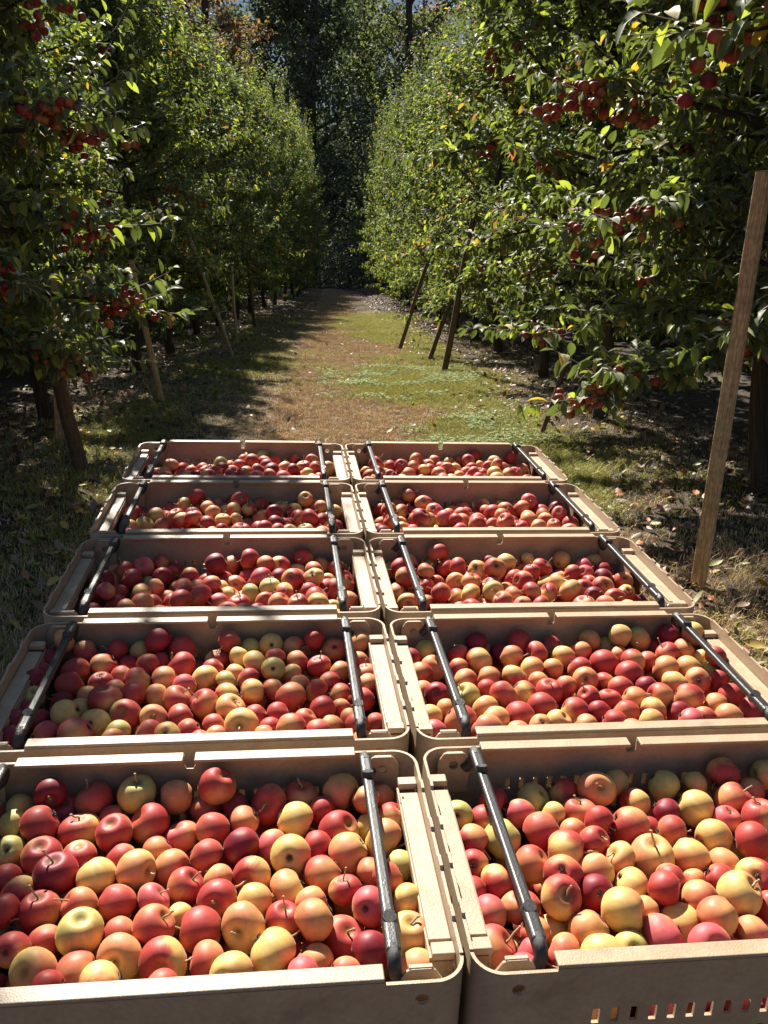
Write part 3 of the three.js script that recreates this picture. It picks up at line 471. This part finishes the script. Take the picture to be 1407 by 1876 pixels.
function buildCrate(label) { // origin at the middle of its floor; x along, z across
  const o = thing('apple_crate', label, 'crate'), hw = CW / 2, hd = CD / 2, inb = hw - 0.09, body = [];
  { // long walls with vent slots, round holes and a thumb notch
    const T = CH - 0.005; for (const far of [0, 1]) { const s = poly([[-hw + CR, 0], [hw - CR, 0], [hw - CR, CH - 0.008], [inb, CH - 0.008], [inb, T], ...(far ? [[0.008, T], [0.008, CH - 0.02], [0.005, CH - 0.026], [-0.005, CH - 0.026], [-0.008, CH - 0.02], [-0.008, T]] : []), [-inb, T], [-inb, CH - 0.008], [-hw + CR, CH - 0.008]]);
    for (const e of [-1, 1]) s.holes.push(new THREE.Path().absarc(e * (hw - 0.049), CH - 0.031, 0.0078, 0, Math.PI * 2));
    for (let x = -0.19; x < 0.2; x += 0.022) for (const y of [CH - 0.076, CH - 0.115, CH - 0.155, CH - 0.198]) s.holes.push(poly([[x - 0.0045, y - 0.0105], [x + 0.0042, y - 0.0105], [x + 0.0042, y + 0.0105], [x - 0.0042, y + 0.0105]], THREE.Path));
    body.push(extrude(s, CT).translate(0, 0, far ? -hd : hd - CT)); }
  }
  { // short walls with an open hand hold and little stops on the rim
    const T = CH - 0.006, P = [[-hd + CR, 0], [hd - CR, 0], [hd - CR, T]];
    for (const z of [0.115, 0.035, -0.035, -0.115]) P.push([z + 0.012, T], [z + 0.009, T + 0.0045], [z - 0.009, T + 0.0045], [z - 0.012, T]);
    P.push([-hd + CR, T]);
    const s = poly(P); s.holes.push(poly([[-0.085, CH - 0.105], [0.085, CH - 0.105], [0.07, CH - 0.05], [-0.07, CH - 0.05]], THREE.Path));
    for (const z of [-0.13, -0.065, 0, 0.065, 0.13]) s.holes.push(poly([[z - 0.02, CH - 0.2], [z + 0.02, CH - 0.2], [z + 0.02, CH - 0.19], [z - 0.02, CH - 0.19]], THREE.Path));
    body.push(extrude(s, CT).rotateY(Math.PI / 2).translate(hw - CT, 0, 0), extrude(s, CT).rotateY(Math.PI / 2).translate(-hw, 0, 0));
  }
  for (const [sx, sz, a] of [[1, 1, 0], [-1, 1, Math.PI / 2], [-1, -1, Math.PI], [1, -1, -Math.PI / 2]]) { // rounded corners
    const s = new THREE.Shape(); s.absarc(0, 0, CR, a, a + Math.PI / 2, false); s.absarc(0, 0, CR - CT, a + Math.PI / 2, a, true);
    body.push(extrude(s, CH - 0.008, 8).rotateX(Math.PI / 2).translate(sx * (hw - CR), CH - 0.008, sz * (hd - CR)));
  }
  body.push(box(CW - CR * 2, 0.004, CD - 0.012, 0, 0.004, 0), box(CR - 0.005, 0.004, CD - CR * 2, hw - CR / 2 - 0.0045, 0.0045, 0), box(CR - 0.005, 0.004, CD - CR * 2, -hw + CR / 2 + 0.0045, 0.0045, 0));
  part('crate_body', merge(body), M.crate, o);
  for (const e of [-1, 1]) {
    const len = inb - 0.008; // the broad ledge along each long wall, cut by the thumb notch
    if (e > 0) part('rim_ledge', box(inb * 2, 0.005, 0.021, 0, CH - 0.0025, hd - 0.0105, 0.0018), M.crate, o);
    else for (const q of [-1, 1]) part('rim_ledge', box(len, 0.005, 0.021, q * (0.008 + len / 2), CH - 0.0025, e * (hd - 0.0105), 0.0018), M.crate, o);
    for (const q of [-1, 1]) { // corner tabs behind the bails
      const w = 0.024, s = poly([[-w, -0.07], [w, -0.07], [w, -0.016], [w - 0.008, -0.003], [w - 0.013, 0], [-w + 0.013, 0], [-w + 0.008, -0.003], [-w, -0.016]]);
      if (e < 0) s.holes.push(new THREE.Path().absarc(0, -0.023, 0.0074, 0, Math.PI * 2));
      const g = merge([extrude(s, 0.003).translate(0, 0, -0.0015), box(w * 1.1, 0.0028, 0.006, 0, -0.0005, e * -0.0025, 0.0013)]);
      part('corner_tab', g.translate(q * (hw - 0.049), CH - 0.006, e * (hd - 0.017)), M.crate, o);
    }
    // the hand hold inside each short wall: shelf, blocks, inner skin with a splayed opening
    const x = e * (hw - CT - 0.0135), inner = poly([[-0.15, 0.006], [0.15, 0.006], [0.15, CH - 0.034], [-0.15, CH - 0.034]]);
    inner.holes.push(poly([[-0.105, CH - 0.13], [0.105, CH - 0.13], [0.085, CH - 0.046], [-0.085, CH - 0.046]], THREE.Path));
    part('hand_hold', merge([box(0.0265, 0.006, 0.262, x, CH - 0.031, 0, 0.0018), box(0.0265, 0.01, 0.018, x, CH - 0.026, 0.149, 0.002), box(0.0265, 0.01, 0.018, x, CH - 0.026, -0.149, 0.002), extrude(inner, 0.003).rotateY(Math.PI / 2).translate(e * (hw - 0.031) - 0.0015, 0, 0), box(0.023, CH - 0.042, 0.004, x + e * 0.001, CH / 2 - 0.015, 0.152), box(0.023, CH - 0.042, 0.004, x + e * 0.001, CH / 2 - 0.015, -0.152)]), M.crate, o);
    // the swinging bail
    const bx = e * (hw - 0.077), y = CH + 0.001, bar = part('bail', box(0.0148, 0.0115, CD - 0.11, bx, y, 0, 0.0045), M.bail, o);
    for (const q of [-1, 1]) {
      const z0 = q * (hd - 0.055);
      part('bail_sleeve', merge([box(0.0172, 0.0138, 0.05, bx, y + 0.0005, z0 - q * 0.0, 0.005), new THREE.CylinderGeometry(0.0078, 0.0092, 0.016, 12).rotateX(q * 0.35).translate(bx, y + 0.0025, z0 - q * 0.022)]), M.bail, bar);
      part('bail_elbow', tube([V(bx, y, z0 + q * 0.015), V(bx, y - 0.001, z0 + q * 0.029), V(bx, y - 0.008, z0 + q * 0.034), V(bx + e * 0.004, y - 0.024, z0 + q * 0.0335), V(bx + e * 0.013, y - 0.034, z0 + q * 0.0335)], 0.0084, 0.007, 14, 10), M.bail, bar);
    }
  }
  return o;
}
const crateAt = (row, col) => [col ? GAP / 2 + CW / 2 : -GAP / 2 - CW / 2, -CH, (row - 5) * PITCH + CD / 2];
const ROWN = ['farthest', 'second farthest', 'middle', 'second nearest', 'nearest'];
{
  const R = rng(31); let first = null;
  for (let row = 0; row < 5; row++) for (let col = 0; col < 2; col++) {
    const label = `tan crate of apples with black bails, ${col ? 'right' : 'left'} crate of the ${ROWN[row]} pair`;
    let o = first; if (!o) o = first = buildCrate(label); else { o = first.clone(); o.name = numbered('apple_crate'); scene.add(o); o.userData = { label, category: 'crate' }; }
    o.userData.group = 'apple crates set out in five pairs';
    const [x, y, z] = crateAt(row, col); load(o, x + (col ? 1 : -1) * R() * 0.0015, y, z + (R() - 0.5) * 0.006, (R() - 0.5) * 0.011);
  }
}
// ---------------------------------------------------------------- the apples
// x, z from the crate's far left corner and depth below its rim in mm, radius in tenths of mm, hue * 10 + way it lies
const PILE = {};
PILE.FL = [139,38,35,218,10,93,29,66,198,50,153,30,74,216,62,197,34,53,256,34,256,35,45,266,52,310,33,54,243,46,369,39,33,258,3,351,33,78,238,38,397,42,71,223,8,443,49,60,261,1,490,33,61,241,32,547,34,53,257,48,581,63,47,198,38,517,66,60,200,8,480,92,55,259,48,540,104,65,271,23,95,68,62,201,58,136,86,50,268,8,187,86,64,275,22,237,105,53,247,2,280,79,61,270,4,228,64,64,198,38,324,96,72,227,64,367,100,58,238,38,409,83,60,230,38,408,141,52,229,18,447,127,70,234,68,473,164,52,260,47,508,137,62,198,8,549,155,58,258,48,582,89,75,198,48,106,122,62,205,57,150,135,61,255,22,197,134,65,228,22,252,145,62,198,8,178,177,53,267,12,228,182,56,249,28,277,179,51,252,45,296,126,68,198,8,319,162,66,238,35,363,146,63,239,38,423,183,65,242,21,341,201,61,228,3,380,186,65,198,48,514,191,62,253,8,469,211,64,232,48,541,225,56,198,22,576,189,62,198,38,427,229,63,228,48,569,256,54,225,67,113,166,68,198,8,137,197,61,208,28,130,235,53,198,8,170,226,64,244,2,217,225,60,213,34,261,223,62,239,8,304,224,58,198,63,228,274,53,265,52,311,270,54,248,33,366,272,59,257,26,382,227,57,234,21,417,276,56,267,41,464,262,61,211,2,500,283,43,250,38,537,282,77,264,2,498,241,59,198,48,155,288,58,198,7,186,267,73,213,8,270,265,68,198,38,279,307,58,247,41,337,241,72,198,28,328,318,59,270,21,377,318,59,223,36,451,317,54,278,48,187,318,60,249,41,234,321,63,234,38,267,354,49,258,28,406,349,47,229,47,499,322,68,223,38,483,357,50,207,68,565,319,60,227,18,532,349,60,198,8,332,362,49,198,38,214,355,49,198,8,616,96,54,209,23,598,139,53,261,48,616,185,58,198,58,596,219,47,205,38,616,255,49,209,45,612,303,53,250,42,616,349,55,208,48,606,37,65,216,8];
PILE.FR = [43,93,56,208,57,104,57,66,229,8,82,94,65,207,8,53,146,56,215,8,98,137,64,262,58,47,186,62,198,7,72,220,60,228,28,33,235,60,198,8,91,262,63,230,32,48,274,59,227,66,44,321,65,263,33,84,339,56,198,68,64,371,47,198,68,98,303,61,198,8,137,85,65,211,68,166,52,68,239,53,216,40,67,225,28,262,52,53,270,41,302,29,62,203,58,227,85,68,243,32,158,128,63,278,38,185,90,65,198,58,318,70,67,239,26,239,125,50,200,8,284,130,59,282,8,373,42,60,239,58,423,41,60,198,58,472,32,49,237,28,541,32,54,233,56,354,97,63,214,18,466,80,62,271,3,506,56,66,212,8,400,93,62,259,28,436,119,63,198,62,343,140,62,229,35,479,130,52,257,22,403,148,68,254,48,447,170,58,266,25,126,189,63,241,33,176,177,54,266,25,220,161,56,216,3,204,125,68,198,38,320,110,81,198,8,295,186,65,300,42,349,187,67,261,48,246,194,56,211,44,157,224,50,250,7,208,212,59,226,48,192,252,55,219,17,139,269,43,255,21,245,237,61,228,48,209,295,42,272,45,276,263,42,209,5,299,233,56,198,8,246,279,63,198,48,397,195,78,243,38,372,229,66,198,8,334,229,72,198,8,323,268,58,232,38,418,236,61,258,27,372,273,50,279,43,287,295,71,256,45,323,312,43,242,38,127,285,84,223,48,163,309,59,248,38,204,339,57,202,57,249,325,57,257,68,295,350,46,238,61,124,335,62,216,38,163,359,48,270,21,329,343,74,219,68,367,324,63,224,68,415,280,67,198,8];
PILE.ML = [96,34,56,251,8,151,32,56,233,6,193,29,56,200,58,229,33,32,245,18,274,35,51,259,8,362,30,38,213,38,399,29,55,206,58,440,31,47,224,47,485,32,55,230,35,523,30,36,208,8,561,32,58,234,37,32,56,54,203,18,56,30,32,217,38,89,94,60,253,8,137,79,59,257,8,179,67,67,198,18,173,107,65,206,8,205,135,56,240,8,218,93,51,212,8,275,86,60,273,4,237,60,65,198,8,339,47,68,217,22,382,66,56,217,48,412,99,48,241,48,445,128,44,213,57,449,71,54,198,38,490,75,60,216,8,530,92,60,215,2,567,114,60,198,38,477,115,65,200,48,90,145,60,246,8,141,134,62,213,22,172,161,61,198,8,252,131,59,241,38,323,130,59,242,48,362,148,56,198,58,334,88,65,201,8,400,140,56,198,8,374,112,64,198,48,290,158,56,204,68,204,186,55,223,8,245,175,67,223,48,163,209,48,264,2,282,202,58,256,33,329,218,56,245,4,366,189,58,215,48,409,187,55,227,26,446,165,65,213,8,476,200,59,259,38,522,183,58,214,28,545,150,61,198,8,491,158,62,198,8,563,186,64,198,8,125,171,68,198,48,107,248,52,256,48,122,210,67,198,48,201,240,60,256,21,374,237,56,252,43,248,248,62,223,41,293,249,62,233,8,155,257,65,251,47,88,192,65,199,18,416,244,68,198,8,395,284,58,277,41,456,250,64,217,8,531,247,55,220,8,560,224,72,198,8,350,274,64,198,38,500,273,60,201,33,476,309,50,245,8,441,288,64,198,8,577,267,65,198,8,542,286,65,198,8,85,287,60,198,68,134,303,54,273,68,310,290,63,218,8,246,292,62,217,38,279,315,52,208,47,520,317,53,211,8,436,325,54,198,8,358,312,61,198,8,196,286,64,207,58,195,324,53,198,8,333,340,51,198,8,39,185,57,198,52,32,106,57,206,18,31,148,45,203,18,33,271,49,210,18,39,311,52,204,18,33,223,61,198,18,63,248,62,198,18,613,33,46,239,38,608,80,60,198,8,615,127,59,212,32,613,170,57,232,8,604,212,59,201,8,616,283,64,198,38,585,302,50,198,8,593,339,60,198,68];
PILE.MR = [70,42,60,218,58,37,73,60,204,18,48,135,59,233,8,78,101,65,237,43,44,179,69,219,48,67,212,54,224,17,42,274,60,228,28,44,319,60,222,68,79,252,60,198,38,92,296,54,275,38,134,58,61,207,8,175,34,51,252,18,170,85,60,258,28,123,113,60,200,8,128,160,61,246,5,124,206,61,224,54,176,144,65,222,8,165,184,64,198,8,222,48,68,223,18,233,87,52,223,8,261,33,50,242,8,286,72,54,231,6,326,35,60,206,8,338,82,58,235,48,378,64,56,216,8,407,33,48,222,58,444,29,67,204,55,464,44,33,235,58,507,34,48,247,58,571,32,41,237,18,263,121,61,243,48,307,118,61,207,48,223,152,60,239,28,186,221,53,250,38,227,200,63,221,28,147,245,63,233,48,154,291,57,238,48,201,276,63,273,8,247,252,59,257,28,271,209,56,243,2,266,165,62,206,38,309,183,65,234,8,356,124,60,229,8,353,169,57,234,37,412,109,60,285,8,450,73,63,216,8,467,112,52,234,8,443,154,56,264,8,504,92,66,218,38,543,29,73,202,8,544,94,48,228,4,585,75,51,231,33,520,142,54,258,38,459,197,58,201,18,569,136,57,247,48,518,191,57,239,48,565,184,57,241,37,467,240,52,243,6,519,244,56,267,8,414,193,63,235,8,396,156,71,198,8,340,225,58,198,4,379,226,67,214,2,301,266,60,234,28,347,264,65,209,18,421,238,59,230,38,392,275,62,234,8,439,279,55,226,28,487,277,64,210,18,567,252,65,229,38,609,177,61,215,8,608,231,60,234,8,617,99,60,198,48,612,137,67,198,58,262,298,62,218,43,225,315,56,198,37,305,312,60,218,38,358,305,59,230,8,418,316,52,207,48,488,319,51,232,68,569,300,60,243,48,613,290,53,228,18,129,332,49,257,38,184,324,60,198,48,614,46,31,232,48,617,141,29,198,8,372,344,50,198,38,525,300,59,198,8];

const eyeX = V(1, 0, 0).applyQuaternion(camera.quaternion), eyeY = V(0, 1, 0).applyQuaternion(camera.quaternion), eyeZ = V(0, 0, 1).applyQuaternion(camera.quaternion);
function lie(way, R) {
  const j = () => (R() - 0.5) * 0.5, v = V(), set = (a, b, c) => v.copy(eyeX).multiplyScalar(a + j()).addScaledVector(eyeY, b + j()).addScaledVector(eyeZ, c + j());
  const s = R() < 0.5 ? -1 : 1;
  [() => v.set(R() - 0.5, R() - 0.5, R() - 0.5), () => set(0, 0.3, 0.95), () => set(0, 0.95, 0.35), () => set(0.7, 0.75, 0.3), () => set(-0.7, 0.75, 0.3), () => set(0.95, 0.1, 0.35), () => set(-0.95, 0.1, 0.35), () => set(0, -0.35, -0.95), () => set(s * 0.8, -0.5, 0.25)][way]();
  return new THREE.Quaternion().setFromUnitVectors(V(0, 1, 0), v.normalize()).multiply(new THREE.Quaternion().setFromAxisAngle(V(0, 1, 0), R() * 6.283));
}
const WAYS = [8, 8, 8, 1, 2, 3, 4, 5, 6, 7, 0];
const heap = []; // every apple: place in the world, radius, hue, way, crate
{
  const R = rng(2024), xmin = 0.034, xmax = CW - 0.034, zmin = 0.008, zmax = CD - 0.008;
  const toWorld = (row, col, x, y, z) => { const [cx, , cz] = crateAt(row, col); return V(cx - CW / 2 + x, y, cz - CD / 2 + z).applyMatrix4(TILT); };
  const hueOf = () => { const t = R(); return t < 0.34 ? 0 : t < 0.42 ? 1 : t < 0.58 ? 2 : t < 0.76 ? 3 : t < 0.9 ? 4 : t < 0.94 ? 5 : 6; };
  for (const [key, row, col] of [['FL', 4, 0], ['FR', 4, 1], ['ML', 3, 0], ['MR', 3, 1]]) {
    const P = [], D = PILE[key];
    for (let i = 0; i < D.length; i += 5) P.push([D[i] / 1000, -D[i + 2] / 1000, D[i + 1] / 1000, D[i + 3] / 10000, Math.floor(D[i + 4] / 10), D[i + 4] % 10, true]);
    const listed = P.length;
    for (let tries = 0; tries < 26000; tries++) { // those beneath, and those beyond the picture's edge
      const r = 0.02 + R() * 0.005, x = mix(xmin + r, xmax - r, R()), z = mix(zmin + r, zmax - r, R()), out = (key === 'FL' && x < 0.085) || (key === 'FR' && x > 0.565);
      const y = mix(-0.19, out ? -0.052 : -0.098, Math.pow(R(), 0.8)); let ok = true;
      for (const q of P) { const d2 = (q[0] - x) ** 2 + (q[1] - y) ** 2 + (q[2] - z) ** 2, s = (q[3] + r) * 0.93; if (d2 < s * s) { ok = false; break; } }
      if (ok) P.push([x, y, z, r, hueOf(), WAYS[(R() * WAYS.length) | 0], false]);
    }
    P.forEach((q, i) => heap.push({ p: toWorld(row, col, q[0], q[1], q[2]), x: q[0], z: q[2], r: q[3], hue: q[4], way: q[5], key, own: i < listed }));
  }
  for (let row = 0; row < 3; row++) for (let col = 0; col < 2; col++) { // poured and settled
    const P = [], N = 562 + ((R() * 16) | 0);
    for (let i = 0; i < N; i++) { const r = 0.0195 + R() * 0.0055; P.push([mix(xmin + r, xmax - r, R()), -0.22 + 0.27 * (i / N) + R() * 0.05, mix(zmin + r, zmax - r, R()), r]); }
    const cell = 0.052, nx = 14, nz = 9;
    for (let it = 0; it < 170; it++) {
      const bins = new Map();
      P.forEach((q, i) => { q[1] -= it < 150 ? 0.0012 : 0.0003; const k = ((q[0] / cell) | 0) + nx * ((q[2] / cell) | 0); (bins.get(k) ?? bins.set(k, []).get(k)).push(i); });
      for (let s = 0; s < 2; s++) P.forEach((a, i) => {
        const bx = (a[0] / cell) | 0, bz = (a[2] / cell) | 0;
        for (let dx = -1; dx <= 1; dx++) for (let dz = -1; dz <= 1; dz++) for (const j of bins.get(bx + dx + nx * (bz + dz)) ?? []) if (j > i) {
          const b = P[j], ex = a[0] - b[0], ey = a[1] - b[1], ez = a[2] - b[2], m = a[3] + b[3], d2 = ex * ex + ey * ey + ez * ez;
          if (d2 < m * m && d2 > 1e-9) { const d = Math.sqrt(d2), k = (m - d) * 0.5 / d; a[0] += ex * k; a[1] += ey * k; a[2] += ez * k; b[0] -= ex * k; b[1] -= ey * k; b[2] -= ez * k; }
        }
        a[0] = clamp(a[0], xmin + a[3], xmax - a[3]); a[2] = clamp(a[2], zmin + a[3], zmax - a[3]); a[1] = Math.max(a[1], -0.238 + a[3]);
      });
    }
    for (const q of P) if (q[1] > -0.165) heap.push({ p: toWorld(row, col, q[0], q[1], q[2]), x: q[0], z: q[2], r: q[3], hue: hueOf(), way: WAYS[(R() * WAYS.length) | 0], key: '', own: false });
  }
  // those that show largest stand alone; the rest is one heap
  const inv = camera.matrixWorldInverse.copy(camera.matrixWorld).invert();
  for (const a of heap) { const v = a.p.clone().applyMatrix4(inv); a.size = a.r / -v.z; a.sx = v.x / -v.z * F + 703.5; a.sy = 938 - v.y / -v.z * F; }
  const single = heap.filter((a) => a.own && a.sx > -20 && a.sx < 1427).sort((a, b) => b.size - a.size).slice(0, 300), alone = new Set(single);
  const WHERE = { FL: 'nearest left crate', FR: 'nearest right crate', ML: 'second left crate', MR: 'second right crate' };
  const LOOK = ['red apple', 'dark red apple', 'yellow apple with red cheek', 'orange apple', 'golden yellow apple', 'greenish yellow apple', 'pinkish red apple'];
  const WAY = ['', ', stem towards viewer', ', stem up', ', stem up right', ', stem up left', ', stem right', ', stem left', ', calyx towards viewer', ''];
  for (const key of Object.keys(WHERE)) {
    const mine = single.filter((a) => a.key === key), lane = (a) => 1 + Math.floor((CD - 0.012 - a.z) / 0.056);
    for (let n = 1; n < 9; n++) mine.filter((a) => lane(a) === n).sort((a, b) => a.sx - b.sx).forEach((a, i) => { a.label = `${LOOK[a.hue]}, ${ORD[i + 1] ?? 'last'} from left in ${ORD[n]} row from front, ${WHERE[key]}`; });
  }
  for (const a of single) {
    const o = thing('apple', a.label, 'apple', 'apples picked into the crates'), k = (R() * 5) | 0; o.position.copy(a.p); o.quaternion.copy(lie(a.way, R)); o.scale.setScalar(a.r * 1.04);
    part('fruit', APPLE[k], SKIN[a.hue * 2 + (R() < 0.5 ? 0 : 1)], o);
    if (R() < 0.72) part('stem', STEM[(R() * 3) | 0], M.stem, o);
    part('calyx', CALYX, M.calyx, o);
  }
  const rest = heap.filter((a) => !alone.has(a)), pile = new THREE.Group(), d = new THREE.Object3D(), c = new THREE.Color();
  pile.name = 'apples'; pile.userData = { kind: 'stuff', label: 'the other red and yellow apples heaped in the crates farther back' }; scene.add(pile);
  for (let s = 0; s < 14; s++) {
    const mine = rest.filter((a, i) => a.hue * 2 + i % 2 === s); if (!mine.length) continue;
    for (const [nm, geo, mat] of [['fruit', APPLE[s % 5], SKIN[s]], ['stems', STEM[s % 3], M.stem], ['calyxes', CALYX, M.calyx]]) {
      const m = stuff(shade(new THREE.InstancedMesh(geo, mat, mine.length))); m.name = nm; const Q = rng(s + 5);
      mine.forEach((a, i) => { d.position.copy(a.p); d.quaternion.copy(lie(a.way, Q)); d.scale.setScalar(a.r * 1.04); d.updateMatrix(); m.setMatrixAt(i, d.matrix); const k = nm === 'fruit' ? 0.85 + Q() * 0.25 : 1; m.setColorAt(i, c.setRGB(k, k * (0.95 + Q() * 0.05), k)); });
      pile.add(m);
    }
  }
}
camera.updateMatrixWorld();
renderer.render(scene, camera);
